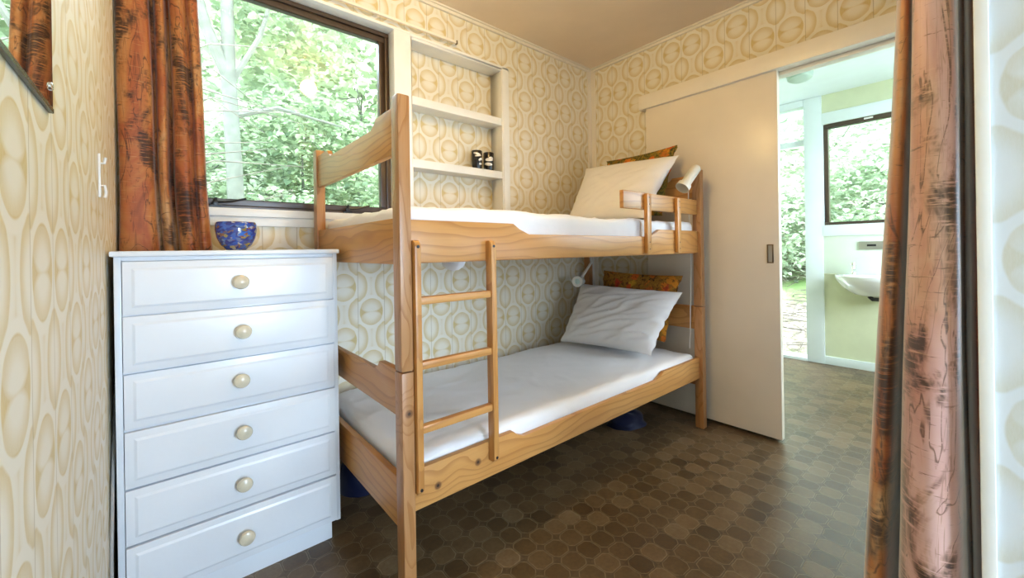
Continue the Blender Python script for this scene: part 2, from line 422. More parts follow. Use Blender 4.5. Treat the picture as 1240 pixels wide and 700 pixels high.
def wall_cells(axis, a0, a1, z0, z1, t0, t1, holes):
    """wall slab with rectangular holes; axis 'X' runs along X (thickness t in Y)"""
    m = MB()
    us = sorted({a0, a1, *[h[0] for h in holes], *[h[1] for h in holes]})
    zs = sorted({z0, z1, *[h[2] for h in holes], *[h[3] for h in holes]})
    for i in range(len(us)-1):
        for j in range(len(zs)-1):
            cu, cz = (us[i]+us[i+1])/2, (zs[j]+zs[j+1])/2
            if any(h[0] < cu < h[1] and h[2] < cz < h[3] for h in holes): continue
            if axis == 'X': m.box(us[i], us[i+1], t0, t1, zs[j], zs[j+1])
            else: m.box(t0, t1, us[i], us[i+1], zs[j], zs[j+1])
    return m

# ================================================================ ROOM SHELL
ZC, YW, XD, XL, XP = 2.548, 2.087, 2.645, -0.13, 1.0
struct(MB().box(XL-0.1, 4.76, -1.7, 2.25, -0.06, 0.0).build('floor', FLOORM, smooth=0), 'brown patterned vinyl floor running through the doorway', 'floor')
struct(MB().box(XL-0.1, XD+0.055, -1.7, 2.2, ZC, ZC+0.06).build('ceiling', CEILM, smooth=0), 'buff board ceiling above the bunk bed', 'ceiling')
WIN = (-0.06, 0.958, 1.295, 2.31); NI = (1.05, 1.712, 1.10, 2.30)
struct(wall_cells('X', XL-0.1, XD+0.055, 0, ZC, YW, 2.22, [WIN, NI]).build('wall_back', PAPER_X, smooth=0), 'yellow ring wallpapered wall with the window and niche', 'wall')
struct(MB().box(NI[0]-0.02, NI[1]+0.02, 2.195, 2.215, NI[2]-0.02, NI[3]+0.02).build('wall_niche_back', PAPER_X, smooth=0), 'ring wallpaper at the back of the shelf niche', 'wall')
struct(MB().box(XL-0.1, XL, -1.7, YW, 0, ZC).build('wall_left', PAPER_L, smooth=0), 'pale ring wallpapered wall behind the mirror', 'wall')
DO = (-0.02, 0.80, -0.01, 2.065)
struct(wall_cells('Y', -0.6, YW, 0, ZC, XD, XD+0.055, [DO]).build('wall_right', PAPER_D, smooth=0), 'yellow ring wallpapered wall above the sliding door', 'wall')
struct(MB().box(XP, XP+0.05, -1.6, -0.003, 0, ZC).build('wall_near_right', PAPER_P, smooth=0), 'large ring wallpaper tinted with cool light on the wall at the right edge', 'wall')
struct(MB().box(XP-0.006, XP+0.056, -0.003, 0.0135, 0, ZC).build('trim_1', WHITE, bevel=0.002), 'white vertical edging strip beside the near curtain', 'trim')
struct(MB().box(XP+0.05, XD+0.055, -0.65, -0.6, 0, ZC).build('wall_front', WHITE, smooth=0), 'plain wall behind the wardrobe curtain', 'wall')
struct(wall_cells('X', XL-0.1, XP+0.05, 0, ZC, -1.7, -1.62, [(0.44, 0.99, 0.5, 1.46)]).build('wall_rear', WHITE, smooth=0), 'rear wall with a window opening behind the camera', 'wall')
# cornices
def cornice(name, pts_axis, a, b, c, d, lab):
    m = MB()
    for i, (w, h0, h1) in enumerate(((0.026, 0.0, 0.010), (0.016, 0.010, 0.028))):
        if pts_axis == 'X': m.box(a, b, c-w, c, ZC-h1, ZC-h0)
        else: m.box(c-w, c, a, b, ZC-h1, ZC-h0)
    struct(m.build(name, TRIMC, bevel=0.002), lab, 'trim')
cornice('trim_2', 'X', XL, XD, YW, 0, 'thin cream ceiling moulding over the window wall')
cornice('trim_3', 'Y', -0.6, YW, XD, 0, 'thin cream ceiling moulding over the door wall')
m = MB(); m.box(2.598, XD, YW-0.012, YW, 0, ZC-0.02); m.box(XD-0.008, XD, 2.036, YW, 0, ZC-0.02)
struct(m.build('trim_4', TRIMC, bevel=0.003), 'cream vertical strip in the room corner', 'trim')
# window casing
m = MB()
m.box(0.958, 1.05, YW-0.012, YW, 1.24, 2.31)                    # casing between window and niche
m.box(0.955, 0.96, YW-0.012, 2.16, 1.295, 2.31)
m.box(-0.06, 1.05, YW-0.012, 2.16, 2.305, 2.32)
struct(m.build('trim_5', WHITE, bevel=0.002), 'white window casing beside the wall niche', 'trim')
m = MB(); m.box(-0.06, 0.958, YW-0.02, 2.20, 1.262, 1.297); m.box(-0.06, 0.99, YW-0.012, YW, 1.222, 1.262)
struct(m.build('trim_6', WHITE, bevel=0.003), 'white window sill above the blue bowl', 'sill')

# main window
w1 = struct_root('window_1', 'bronze framed window looking onto green trees', 'window', (0.45, 2.17, 1.3))
def ring_frame(m, x0, x1, z0, z1, y0, y1, t, tb=None, axis='X'):
    tb = tb or t
    for (a, b, c, d) in ((x0, x1, z1-t, z1), (x0, x1, z0, z0+tb), (x0, x0+t, z0+tb, z1-t), (x1-t, x1, z0+tb, z1-t)):
        if axis == 'X': m.box(a, b, y0, y1, c, d)
        else: m.box(y0, y1, a, b, c, d)
    return m
ring_frame(MB(), -0.06, 0.955, 1.297, 2.305, 2.145, 2.20, 0.022, 0.018).build('window_frame', BROWNM, w1, bevel=0.003)
ring_frame(MB(), -0.035, 0.933, 1.316, 2.283, 2.155, 2.19, 0.030, 0.028).build('sash', BROWNM, w1, bevel=0.003)
MB().box(-0.01, 0.906, 2.170, 2.175, 1.34, 2.256).build('window_pane', GLASS, w1, smooth=0)
tag(MB().box(0.24, 0.285, 2.150, 2.1555, 2.262, 2.272).build('sticker', WHITE, w1, smooth=0), 'small white maker sticker')
def stay(px):
    m = MB(); m.box(px-0.02, px+0.02, 2.125, 2.15, 1.300, 1.312); m.tube([(px, 2.135, 1.31), (px+0.004, 2.13, 1.345)], [0.008, 0.005])
    m.tube([(px, 2.13, 1.325), (px+0.06, 2.12, 1.330), (px+0.11, 2.118, 1.345)], [0.006, 0.005, 0.004])
    m.lathe([(0, -0.01), (0.010, -0.008), (0.010, 0.008), (0, 0.01)], Matrix.Translation((px, 2.13, 1.32)) @ Matrix.Rotation(PI/2, 4, 'X'), 12)
    m.build('window_stay', BLACK, w1)
stay(0.165); stay(0.715)

# niche shelves
sh = thing('recessed_shelf', 'white painted recessed wall shelves above the upper bunk', 'shelf', (1.38, 2.14, 1.10))
m = MB(); m.box(1.05, 1.060, YW-0.008, 2.195, 1.10, 2.30); m.box(1.702, 1.712, YW-0.008, 2.195, 1.10, 2.30)
m.box(1.712, 1.762, YW-0.012, YW, 1.10, 2.31); m.box(1.06, 1.702, YW-0.008, 2.195, 2.285, 2.30); m.box(1.05, 1.762, YW-0.012, YW-0.001, 2.30, 2.315)
m.build('surround', WHITE, sh, bevel=0.0015)
for z0, z1 in ((1.925, 1.972), (1.573, 1.620)):
    MB().box(1.06, 1.702, YW-0.006, 2.195, z0, z1).build('shelf_board', WHITE, sh, bevel=0.003)

# sliding door
d1 = struct_root('door_1', 'plain cream sliding door half open behind the bunk', 'door', (2.617, 1.15, 0))
MB().box(2.597, 2.637, 0.757, 1.565, 0.018, 2.10).build('door_panel', CREAM, d1, bevel=0.002)
m = MB(); ring_frame(m, 0.786, 0.818, 1.004, 1.110, 2.592, 2.5975, 0.006, axis='Y'); 
m.build('pull_rim', BRONZE, d1, bevel=0.001)
MB().box(2.5955, 2.5968, 0.792, 0.812, 1.010, 1.104).build('pull_recess', STEEL, d1, smooth=0)
struct(MB().box(2.572, XD, -0.2, 1.607, 2.078, 2.175).build('trim_7', TRIMC, bevel=0.003), 'cream pelmet board covering the sliding door track', 'trim')
m = MB(); m.box(XD-0.003, XD+0.058, 0.80, 0.815, 0, 2.065); m.box(XD-0.003, XD+0.058, -0.03, 0.80, 2.058, 2.078)
struct(m.build('trim_8', TRIMC, bevel=0.002), 'cream lining around the doorway head', 'trim')

# ---------------------------------------------------------------- wash room beyond
XB = 4.66
struct(wall_cells('Y', -0.7, 2.25, 0, 2.49, XB, XB+0.10, [(0.10, 0.99, 1.285, 2.215), (1.135, 1.98, 0.0, 2.44)]).build('wall_washroom', BATHG, smooth=0), 'pale lime washroom wall behind the basin', 'wall')
struct(MB().box(XD+0.055, XB+0.1, -0.75, 2.25, 2.49, 2.55).build('ceiling_washroom', BATHW, smooth=0), 'white washroom ceiling', 'ceiling')
struct(MB().box(XD+0.055, XB, 2.2, 2.25, 0, 2.49).build('wall_washroom_left', BATHG, smooth=0), 'lime washroom side wall hidden behind the door', 'wall')
struct(wall_cells('X', XD, XB+0.1, 0, 2.49, -0.75, -0.70, [(3.0, 4.4, 1.0, 2.2)]).build('wall_washroom_right', BATHG, smooth=0), 'lime washroom side wall behind the curtain', 'wall')
struct(MB().box(XB-0.010, XB, 0.0, 1.095, 0.84, 1.185).build('trim_9', BATHS, bevel=0.001), 'pale splashback panel with screws above the basin', 'splashback')
m = MB(); m.box(XB-0.018, XB+0.02, 1.0, 1.138, 0.0, 2.488); m.box(XB-0.018, XB, 0.05, 1.0, 2.215, 2.32); m.box(XB-0.022, XB, 0.05, 1.0, 1.185, 1.285)
m.box(XB-0.018, XB+0.02, 0.99, 1.0, 1.28, 2.22); m.box(XB-0.02, XB+0.095, 1.14, 1.98, 2.425, 2.488)
struct(m.build('trim_10', BATHW, bevel=0.002), 'white posts and casing around the washroom window', 'trim')
struct(MB().box(XB-0.014, XB, 0.0, 1.0, 0.83, 0.84).build('trim_13', BATHG, bevel=0.001), 'narrow lime strip under the splashback', 'trim')
struct(MB().box(XB-0.014, XB, -0.7, 1.13, 0.0, 0.075).build('baseboard_washroom', BATHW, bevel=0.003), 'white skirting board below the basin', 'baseboard')
struct(MB().box(XB-0.03, XB+0.14, 1.135, 1.98, 0.0, 0.03).build('trim_11', BATHW, bevel=0.004), 'pale threshold of the open outside doorway', 'threshold')
struct(MB().box(XB+0.02, XB+0.07, 1.135, 1.98, 2.06, 2.115).build('trim_12', BATHW, bevel=0.003), 'white transom bar across the outside doorway', 'trim')
struct(MB().box(XB+0.04, XB+0.046, 1.135, 1.98, 2.115, 2.44).build('window_3', GLASS, smooth=0), 'clear fanlight pane over the outside doorway', 'window')
w2 = struct_root('window_2', 'bronze framed washroom window above the basin', 'window', (XB+0.05, 0.55, 1.285))
ring_frame(MB(), 0.10, 0.99, 1.285, 2.215, XB+0.0, XB+0.06, 0.035, 0.026, 'Y').build('window_frame', BROWNM, w2, bevel=0.003)
MB().box(XB+0.03, XB+0.035, 0.13, 0.96, 1.31, 2.185).build('window_pane', GLASS, w2, smooth=0)
tag(MB().box(XB-0.003, XB-0.0002, 0.64, 0.70, 2.193, 2.207).build('sticker', WHITE, w2, smooth=0), 'small white maker sticker')

# basin
bs = thing('wash_basin', 'white porcelain wall basin seen past the curtain edge', 'basin', (XB, 0.62, 0.62))
m = MB(); N = 28
def basin_outline(sc, z, dx=0.0):
    pts = []
    for k in range(N+1):
        a = PI*k/N
        pts.append((XB-0.012-dx-(0.36*sc)*math.sin(a)**0.8, 0.62+0.285*sc*math.cos(a), z))
    return pts
rings = [basin_outline(0.30, 0.655), basin_outline(0.55, 0.672), basin_outline(0.80, 0.725), basin_outline(0.96, 0.79), basin_outline(1.0, 0.825), basin_outline(1.0, 0.835), basin_outline(0.96, 0.838), basin_outline(0.88, 0.825, 0.02), basin_outline(0.6, 0.74, 0.05), basin_outline(0.3, 0.72, 0.08)]
for r_ in rings: m.v += r_
for i in range(len(rings)-1):
    for k in range(N): m.f.append((i*(N+1)+k, i*(N+1)+k+1, (i+1)*(N+1)+k+1, (i+1)*(N+1)+k))
    m.f.append((i*(N+1)+N, i*(N+1), (i+1)*(N+1), (i+1)*(N+1)+N))
m.f.append(tuple(range(N+1))); m.f.append(tuple((len(rings)-1)*(N+1)+k for k in range(N+1)))
m.build('bowl', PORC, bs, smooth=60)
MB().box(XB-0.11, XB-0.012, 0.40, 0.84, 0.800, 0.842).build('ledge', PORC, bs, bevel=0.006)
m = MB(); m.lathe([(0.022, 0), (0.018, 0.01), (0.012, 0.03), (0.014, 0.06), (0.010, 0.075), (0.018, 0.085), (0.016, 0.105), (0, 0.11)], Matrix.Translation((XB-0.08, 0.775, 0.84)), 16)
m.tube([(XB-0.08, 0.775, 0.88), (XB-0.12, 0.765, 0.885), (XB-0.16, 0.755, 0.868)], [0.009, 0.009, 0.008])
m.build('tap', CHROME, bs)
MB().tube([(XB-0.16, 0.66, 0.665), (XB-0.15, 0.64, 0.64), (XB-0.10, 0.60, 0.635), (XB-0.02, 0.57, 0.635)], 0.016, 10).build('waste_pipe', BLACK, bs)
pb = thing('wall_plate', 'brushed metal plate on the splashback above the basin', 'plate', (XB-0.01, 0.67, 1.09))
MB().box(XB-0.022, XB-0.010, 0.55, 0.745, 1.058, 1.128).build('backplate', STEEL, pb, bevel=0.002)
MB().box(XB-0.026, XB-0.022, 0.63, 0.69, 1.085, 1.103).build('slot', BLACK, pb, bevel=0.001)
for y, z in ((1.06, 1.15), (1.06, 0.90)):
    o = MB().lathe([(0, 0), (0.008, 0.001), (0.006, 0.004), (0, 0.005)], Matrix.Translation((XB-0.010, y, z)) @ Matrix.Rotation(-PI/2, 4, 'Y'), 12).build('screw', STEEL)
    tag(o, 'small screw head at the %s corner of the splashback' % ('upper' if z > 1 else 'lower'), 'screw', 'splashback screws')
cl = thing('ceiling_light', 'round frosted glass light on the washroom ceiling', 'light', (3.84, 0.96, 2.40))
MB().lathe([(0, 0), (0.060, 0.0), (0.082, 0.015), (0.088, 0.05), (0.085, 0.062), (0.0, 0.062)], Matrix.Translation((3.84, 0.96, 2.405)), 28).build('glass_shade', FROST, cl)
MB().lathe([(0, 0.0), (0.092, 0.0), (0.092, 0.023), (0, 0.023)], Matrix.Translation((3.84, 0.96, 2.467)), 28).build('mount', WHITE, cl)

# ================================================================ OUTSIDE
def gz(x, y):
    d = max(0.0, y-2.3, x-4.85)
    return -0.10+0.26*d+0.012*d*d + 0.05*mnoise.noise(Vector((x*0.9, y*0.9, 0)))*min(1, d)
m = MB(); nx, ny = 60, 60
for j in range(ny+1):
    for i in range(nx+1):
        x, y = -9+i*0.5, -8+j*0.5
        m.v.append((x, y, gz(x, y)))
for j in range(ny):
    for i in range(nx):
        a = j*(nx+1)+i
        x, y = -9+(i+0.5)*0.5, -8+(j+0.5)*0.5
        if -0.6 < x < 4.85 and -2.2 < y < 2.30: continue
        m.f.append((a, a+1, a+nx+2, a+nx+1))
struct(m.build('ground_outside', SOIL, smooth=0), 'sloping bushland ground outside the windows', 'ground')
# house cladding edge outside is hidden; foliage prototypes
def leaf_cloud(nclu, rx, ry, rz, seed, lsize=0.11, shell=0.45):
    rnd = random.Random(seed); V_, F_ = [], []
    for c in range(nclu):
        while True:
            p = Vector((rnd.uniform(-1, 1), rnd.uniform(-1, 1), rnd.uniform(-1, 1)))
            if shell < p.length < 1: break
        p = Vector((p.x*rx, p.y*ry, p.z*rz))
        ax = Vector((rnd.gauss(0, 1), rnd.gauss(0, 1), rnd.gauss(0.3, 0.6))).normalized()
        for l in range(rnd.randint(4, 7)):
            d = Vector((rnd.gauss(0, 1), rnd.gauss(0, 1), rnd.gauss(-0.1, 0.35))).normalized()
            n = Vector((rnd.gauss(0, 0.4), rnd.gauss(0, 0.4), 1)).normalized()
            sd = d.cross(n).normalized(); n = sd.cross(d)
            L = lsize*rnd.uniform(0.6, 1.3); Wd = L*rnd.uniform(0.26, 0.40)
            o = p+ax*(l*0.035)+d*0.02; b = len(V_)
            for (t, w, h) in ((0, 0, 0), (0.3, 1, 0.10), (0.3, 0, 0.02), (0.3, -1, 0.10), (0.68, 0.8, 0.05), (0.68, 0, 0), (0.68, -0.8, 0.05), (1, 0, -0.12)):
                V_.append(o+d*(L*t)+sd*(Wd*w)+n*(h*L))
            F_ += [(b, b+1, b+2), (b, b+2, b+3), (b+1, b+4, b+5, b+2), (b+2, b+5, b+6, b+3), (b+4, b+7, b+5), (b+5, b+7, b+6)]
    return V_, F_
def leaf_mesh(name, mat, *a, **k):
    v, f = leaf_cloud(*a, **k); me = bpy.data.meshes.new(name); me.from_pydata([tuple(x) for x in v], [], f)
    me.materials.append(mat); me.shade_smooth(); return me
FM = [leaf_mesh('foliage', LEAF, 820, 0.85, 0.85, 0.8, 1, 0.085), leaf_mesh('foliage', LEAF2, 820, 0.9, 0.8, 0.75, 2, 0.08),
      leaf_mesh('foliage', LEAF, 700, 1.5, 1.3, 1.6, 3, 0.14, shell=0.3), leaf_mesh('foliage', LEAF2, 700, 1.5, 1.4, 1.7, 4, 0.14, shell=0.3)]
def stem_mesh(seed, h, r, n):
    rnd = random.Random(seed); m = MB()
    pts = [(0.05*mnoise.noise(Vector((seed, t*2, 0)))*h*2*t, 0.05*mnoise.noise(Vector((t*2, seed, 3)))*h*2*t, h*t) for t in (0, .2, .4, .6, .8, 1)]
    m.tube(pts, [r, r*.9, r*.8, r*.65, r*.5, r*.3], 8)
    for i in range(n):
        t = rnd.uniform(0.3, 0.95); a = rnd.uniform(0, 2*PI); L = h*rnd.uniform(0.25, 0.5)
        k = min(4, int(t*5)); f = t*5-k; b = Vector(pts[k]).lerp(Vector(pts[k+1]), f)
        e = b+Vector((math.cos(a)*L, math.sin(a)*L, L*rnd.uniform(0.2, 0.9))); mid = b.lerp(e, 0.5)+Vector((0, 0, -0.03*h))
        m.tube([b, mid, e], [r*.4, r*.28, r*.12], 6)
    return m
def plant(name, label, cat, x, y, fi, scale, hstem, seed, group=None, zoff=0.0, mat=BARK):
    t = thing(name, label, cat, (x, y, gz(x, y)-0.02), group)
    st = stem_mesh(seed, hstem, 0.022*scale+0.008, 7); 
    st.v = [(a+x, b+y, c+t.location.z) for a, b, c in st.v]; st.build('stem', mat, t)
    fo = bpy.data.objects.new('foliage', FM[fi]); COL.objects.link(fo); fo.parent = t
    fo.location = (0, 0, hstem*0.92+zoff); fo.scale = (scale, scale, scale); fo.rotation_euler = (0, 0, seed*1.7)
    return t
rn = random.Random(11)
# shrubs outside the main window, nearest first
near = [(-0.55, 4.3, 0, 0.9, 0.9), (0.95, 4.9, 0, 0.8, 0.55), (1.75, 4.5, 1, 0.75, 0.5), (2.5, 5.1, 0, 0.9, 0.9), (0.1, 5.6, 1, 1.0, 1.3), (1.4, 5.9, 0, 1.05, 1.5), (3.3, 4.6, 1, 0.9, 0.8)]
NL = ['leafy green shrub at the left of the window view', 'broad leaved shrub low behind the pale trunk', 'pale leaved shrub low in the middle of the window view', 'green shrub right of centre in the window view',
      'pale leaved bush behind the forked trunk', 'green bush rising in the middle of the window view', 'pale bush at the right side of the window view']
for (x, y, fi, s_, h_), lb in zip(near, NL): plant('shrub', lb, 'shrub', x, y, fi, s_, h_, int(x*10+y*3)+20, 'shrubs outside the main window')
far = [(-1.8, 7.0), (0.3, 7.6), (2.6, 7.2), (5.0, 7.6)]
FL = ['green tree on the bank straight behind the forked trunk', 'pale green tree on the bank in the middle of the window view', 'green tree on the bank behind the bunk end board', 'pale green tree at the right edge of the window view']
for i, (x, y) in enumerate(far):
    plant('tree', FL[i], 'tree', x, y, 2+i % 2, 1.0+0.15*(i % 3), 1.6+0.5*(i % 4), i+40, 'trees on the bank beyond the main window')
TALL = ['tall tree with a high crown at the left behind the bank', 'tall tree with a high crown behind the middle of the bank', 'tall tree with a high crown at the right behind the bank']
for i, (x, y) in enumerate([(-1.4, 8.6), (2.0, 9.6), (5.4, 8.6)]):
    plant('tall_tree', TALL[i], 'tree', x, y, 3-i % 2, 1.2, 3.6, i+70)
east = [(7.4, 2.2, 1, 1.1, 0.7), (8.0, 0.9, 1, 1.2, 1.0), (7.6, 3.4, 0, 1.1, 0.9), (8.6, 1.8, 3, 1.0, 1.9), (9.8, -0.4, 3, 1.0, 1.9), (11.4, 3.6, 3, 1.2, 2.0), (8.8, 4.6, 3, 1.0, 1.8)]
EL = ['pale low bush just outside the open doorway', 'pale low bush right below the washroom window', 'green low bush at the left of the open doorway', 'pale tall bush between the doorway and the washroom window', 'pale tall bush at the right of the washroom window', 'pale far bush behind the open doorway', 'pale tall bush at the upper left of the open doorway']
for i, (x, y, fi, s_, h_) in enumerate(east):
    plant('bush', EL[i], 'bush', x, y, fi, s_, h_, i+90, 'bushes outside the washroom')
# forked pale tree
ft = thing('forked_tree', 'slim pale barked forked tree close outside the window', 'tree', (0.44, 3.9, gz(0.44, 3.9)-0.02))
g0 = gz(0.44, 3.9)-0.02
MB().tube([(0.46, 3.9, g0), (0.45, 3.9, 1.0), (0.43, 3.9, 1.8), (0.40, 3.9, 2.55), (0.40, 3.92, 3.3), (0.46, 3.95, 4.4)], [0.070, 0.062, 0.056, 0.050, 0.040, 0.026], 12).build('trunk', BARK, ft)
m = MB(); m.tube([(0.40, 3.9, 2.5), (0.26, 3.88, 2.85), (0.13, 3.85, 3.4), (0.05, 3.8, 4.2)], [0.045, 0.04, 0.034, 0.02], 10)
m.tube([(0.42, 3.9, 2.2), (0.75, 3.95, 2.35), (1.3, 4.0, 2.3)], [0.025, 0.018, 0.008], 6)
m.tube([(0.41, 3.9, 2.45), (0.62, 3.9, 2.9), (0.8, 3.95, 3.6)], [0.025, 0.02, 0.01], 6)
m.build('branch', BARK, ft)
fo = bpy.data.objects.new('foliage', FM[0]); COL.objects.link(fo); fo.parent = ft; fo.location = (0.5, 0.5, 3.7-g0)
# dry twigs leaning in at the left and fallen on the ground
m = MB(); rt = random.Random(3)
for i in range(14):
    z = 1.1+i*0.09; m.tube([(-0.15+rt.uniform(-.1, .1), 3.3, z+rt.uniform(-.1, .1)), (0.25, 3.35+rt.uniform(-.1, .1), z+0.12+rt.uniform(-.1, .15)), (0.55+rt.uniform(-.1, .3), 3.4, z+rt.uniform(-.05, .35))], [0.008, 0.005, 0.002], 5)
tw = thing('dead_branch', 'bare grey dead branch with thin twigs at the window left', 'branch', (-0.15, 3.3, gz(-0.15, 3.3)))
MB().tube([(-0.15, 3.3, gz(-.15, 3.3)-0.02), (-0.17, 3.3, 1.2), (-0.10, 3.3, 2.5)], [0.03, 0.02, 0.008], 8).build('stem', TWIGM, tw)
m.build('twigs', TWIGM, tw)
m = MB()
for i in range(900):
    if i % 3: x, y = rt.uniform(-0.5, 4.5), rt.uniform(3.0, 6.5)
    else: x, y = rt.uniform(5.1, 8.0), rt.uniform(0.5, 3.4)
    a = rt.uniform(0, 2*PI); L = rt.uniform(0.08, 0.35); z = gz(x, y)+rt.uniform(0.005, 0.10)
    dx, dy = math.cos(a)*L, math.sin(a)*L
    m.tube([(x-dx, y-dy, z+rt.uniform(-.03, .06)), (x+rt.uniform(-.04, .04), y, z+0.03), (x+dx, y+dy, z+rt.uniform(-.03, .08))], [0.005, 0.006, 0.002], 4)
tag(m.build('fallen_twigs', TWIGM), 'tangle of dry fallen twigs on the bush ground', 'twigs', kind='stuff')

# ================================================================ CHEST OF DRAWERS
cd = thing('chest_of_drawers', 'tall white six drawer chest with round ivory knobs', 'chest of drawers', (0.19, 1.8, 0))
Y0 = 1.645
m = MB(); m.box(-0.114, -0.098, Y0, 1.935, 0.0, 1.098); m.box(0.492, 0.507, Y0, 1.935, 0.068, 1.098); m.box(-0.098, 0.492, 1.925, 1.935, 0.02, 1.098)
m.box(-0.098, 0.492, Y0+0.004, Y0+0.02, 1.085, 1.098); m.box(-0.098, 0.492, Y0+0.02, 1.925, 0.068, 0.080)
for z in (0.246, 0.414, 0.584, 0.755, 0.923): m.box(-0.098, 0.492, Y0+0.006, Y0+0.03, z-0.006, z+0.004)
m.build('carcass', CHESTW, cd, bevel=0.001)
MB().box(-0.123, 0.514, Y0-0.012, 1.94, 1.098, 1.115).build('top_panel', CHESTW, cd, bevel=0.005)
m = MB(); m.box(-0.098, 0.479, Y0+0.015, Y0+0.03, 0.0, 0.068); m.box(0.464, 0.479, Y0+0.03, 1.92, 0.0, 0.068)
m.build('plinth', CHESTW, cd, bevel=0.001)
zs = [(1.084, 0.927, .0), (0.922, 0.759, .006), (0.752, 0.592, .0), (0.583, 0.420, .004), (0.413, 0.253, .003), (0.247, 0.078, .006)]
for i, (zt, zb, out) in enumerate(zs):
    m = MB(); yb, yf = Y0+0.012, Y0-0.010-out
    x0, x1 = -0.096, 0.490; e, s2 = 0.020, 0.0035
    # raised field front: outer slab + bevelled step
    m.box(x0, x1, yf+s2, yb+0.015, zb, zt)
    n = len(m.v); a = [(x0+e, zb+e), (x1-e, zb+e), (x1-e, zt-e), (x0+e, zt-e)]; b_ = [(x0+e+.007, zb+e+.007), (x1-e-.007, zb+e+.007), (x1-e-.007, zt-e-.007), (x0+e+.007, zt-e-.007)]
    m.v += [(p[0], yf+s2, p[1]) for p in a]+[(p[0], yf, p[1]) for p in b_]
    for k in range(4): m.f.append((n+k, n+(k+1) % 4, n+4+(k+1) % 4, n+4+k))
    m.f.append((n+4, n+5, n+6, n+7))
    dr = m.build('drawer', CHESTW, cd, bevel=0.0012, smooth=20)
    kx, kz = (0.192, 0.196, 0.190, 0.194, 0.193, 0.197)[i], (1.008, 0.843, 0.680, 0.508, 0.335, 0.158)[i]
    MB().lathe([(0.009, 0.0), (0.009, 0.010), (0.020, 0.014), (0.0235, 0.021), (0.0205, 0.028), (0.012, 0.032), (0, 0.033)], Matrix.Translation((kx, yf-0.001, kz)) @ Matrix.Rotation(PI/2, 4, 'X'), 24).build('knob', IVORY, dr)

# bowl
gb = tag(MB().lathe([(0, 0), (0.030, 0.0), (0.034, 0.004), (0.050, 0.022), (0.062, 0.048), (0.067, 0.078), (0.066, 0.100), (0.062, 0.107), (0.059, 0.100), (0.060, 0.078), (0.054, 0.048), (0.040, 0.020), (0, 0.008)], Matrix(), 40).build('glass_bowl', BOWLM, smooth=60), 'blue speckled glass bowl on the white chest', 'bowl')
gb.location = (0.208, 1.86, 1.1152)

# tumblers
def cup_mat(name, ell):
    m, nt, b = new_mat(name, 0.15, (0.01, 0.01, 0.012))
    vec, X, Y, Z = coords(nt); H = X*Rv.x+Y*Rv.y; mask = None
    for (h0, z0, a, c, rot) in ell:
        ca, sa = math.cos(rot), math.sin(rot); hh = H-h0; zz = Z-z0
        e = hyp((hh*ca+zz*sa)/a, (zz*ca-hh*sa)/c).ss(0.9, 1.05, 1, 0)
        mask = e if mask is None else mask.max(e)
    nt.links.new(mixc(nt, mask, (0.01, 0.01, 0.012), (0.8, 0.8, 0.8)), b.inputs['Base Color']); return m
CM1 = cup_mat('black_glaze_white_leaf', [(0.004, 0.098, 0.024, 0.007, -0.25), (0.010, 0.085, 0.020, 0.005, 0.1), (0.025, 0.064, 0.014, 0.007, 0.7), (0.024, 0.035, 0.008, 0.006, 0.4)])
CM2 = cup_mat('black_glaze_white_lips', [(0.004, 0.072, 0.025, 0.011, 0.0), (0.000, 0.043, 0.026, 0.010, -0.1), (0.016, 0.082, 0.014, 0.009, 0)])
for x, mt, lb in ((1.535, CM1, 'black ceramic tumbler with white leaf marks, left on the shelf'), (1.630, CM2, 'black ceramic tumbler with a white lips motif, right on the shelf')):
    o = MB().lathe([(0, 0), (0.029, 0.0), (0.031, 0.004), (0.035, 0.118), (0.0335, 0.121), (0.032, 0.118), (0.028, 0.008), (0, 0.008)], Matrix(), 28).build('tumbler', mt, smooth=50)
    o.location = (x, 2.135, 1.6202); tag(o, lb, 'tumbler', 'tumblers on the wall shelf')

# ================================================================ CURTAINS
def catmull(pts, n):
    out = []
    P = [Vector(p) for p in pts]; P = [P[0]*2-P[1]]+P+[P[-1]*2-P[-2]]
    for i in range(1, len(P)-2):
        for k in range(n):
            t = k/n; a, b, c, d = P[i-1], P[i], P[i+1], P[i+2]
            out.append(0.5*((2*b)+(c-a)*t+(2*a-5*b+4*c-d)*t*t+(3*b-a-3*c+d)*t**3))
    out.append(P[-2]); return out
def curtain(name, top, bot, z0, z1, mat, label, nz=60, amp=0.004, n=10):
    T, B = catmull([(*p, 0) for p in top], n), catmull([(*p, 0) for p in bot], n)
    N = len(T); me = bpy.data.meshes.new(name); vs, fs, uv = [], [], []
    s = [0.0]
    for i in range(1, N): s.append(s[-1]+(B[i]-B[i-1]).length)
    cx, cy = (top[0][0]+top[-1][0])/2, (top[0][1]+top[-1][1])/2
    for j in range(nz+1):
        t = j/nz; z = z1+(z0-z1)*t
        for i in range(N):
            p = T[i].lerp(B[i], t**1.2)
            d = Vector((mnoise.noise(Vector((s[i]*6, z*1.8, 1+cx))), mnoise.noise(Vector((s[i]*6, z*1.8, 7+cx))), 0))*amp*(0.3+t)*2
            vs.append((p.x+d.x, p.y+d.y, z)); uv.append((s[i], z))
    for j in range(nz):
        for i in range(N-1):
            a = j*N+i; fs.append((a, a+1, a+N+1, a+N))
    me.from_pydata(vs, [], fs); ul = me.uv_layers.new(name='UVMap')
    for lp in me.loops: ul.data[lp.index].uv = uv[lp.vertex_index]
    me.shade_smooth(); me.materials.append(mat)
    o = bpy.data.objects.new(name, me); COL.objects.link(o)
    md = o.modifiers.new('thickness', 'SOLIDIFY'); md.thickness = 0.0025; md.offset = 0
    return tag(o, label, 'curtain')
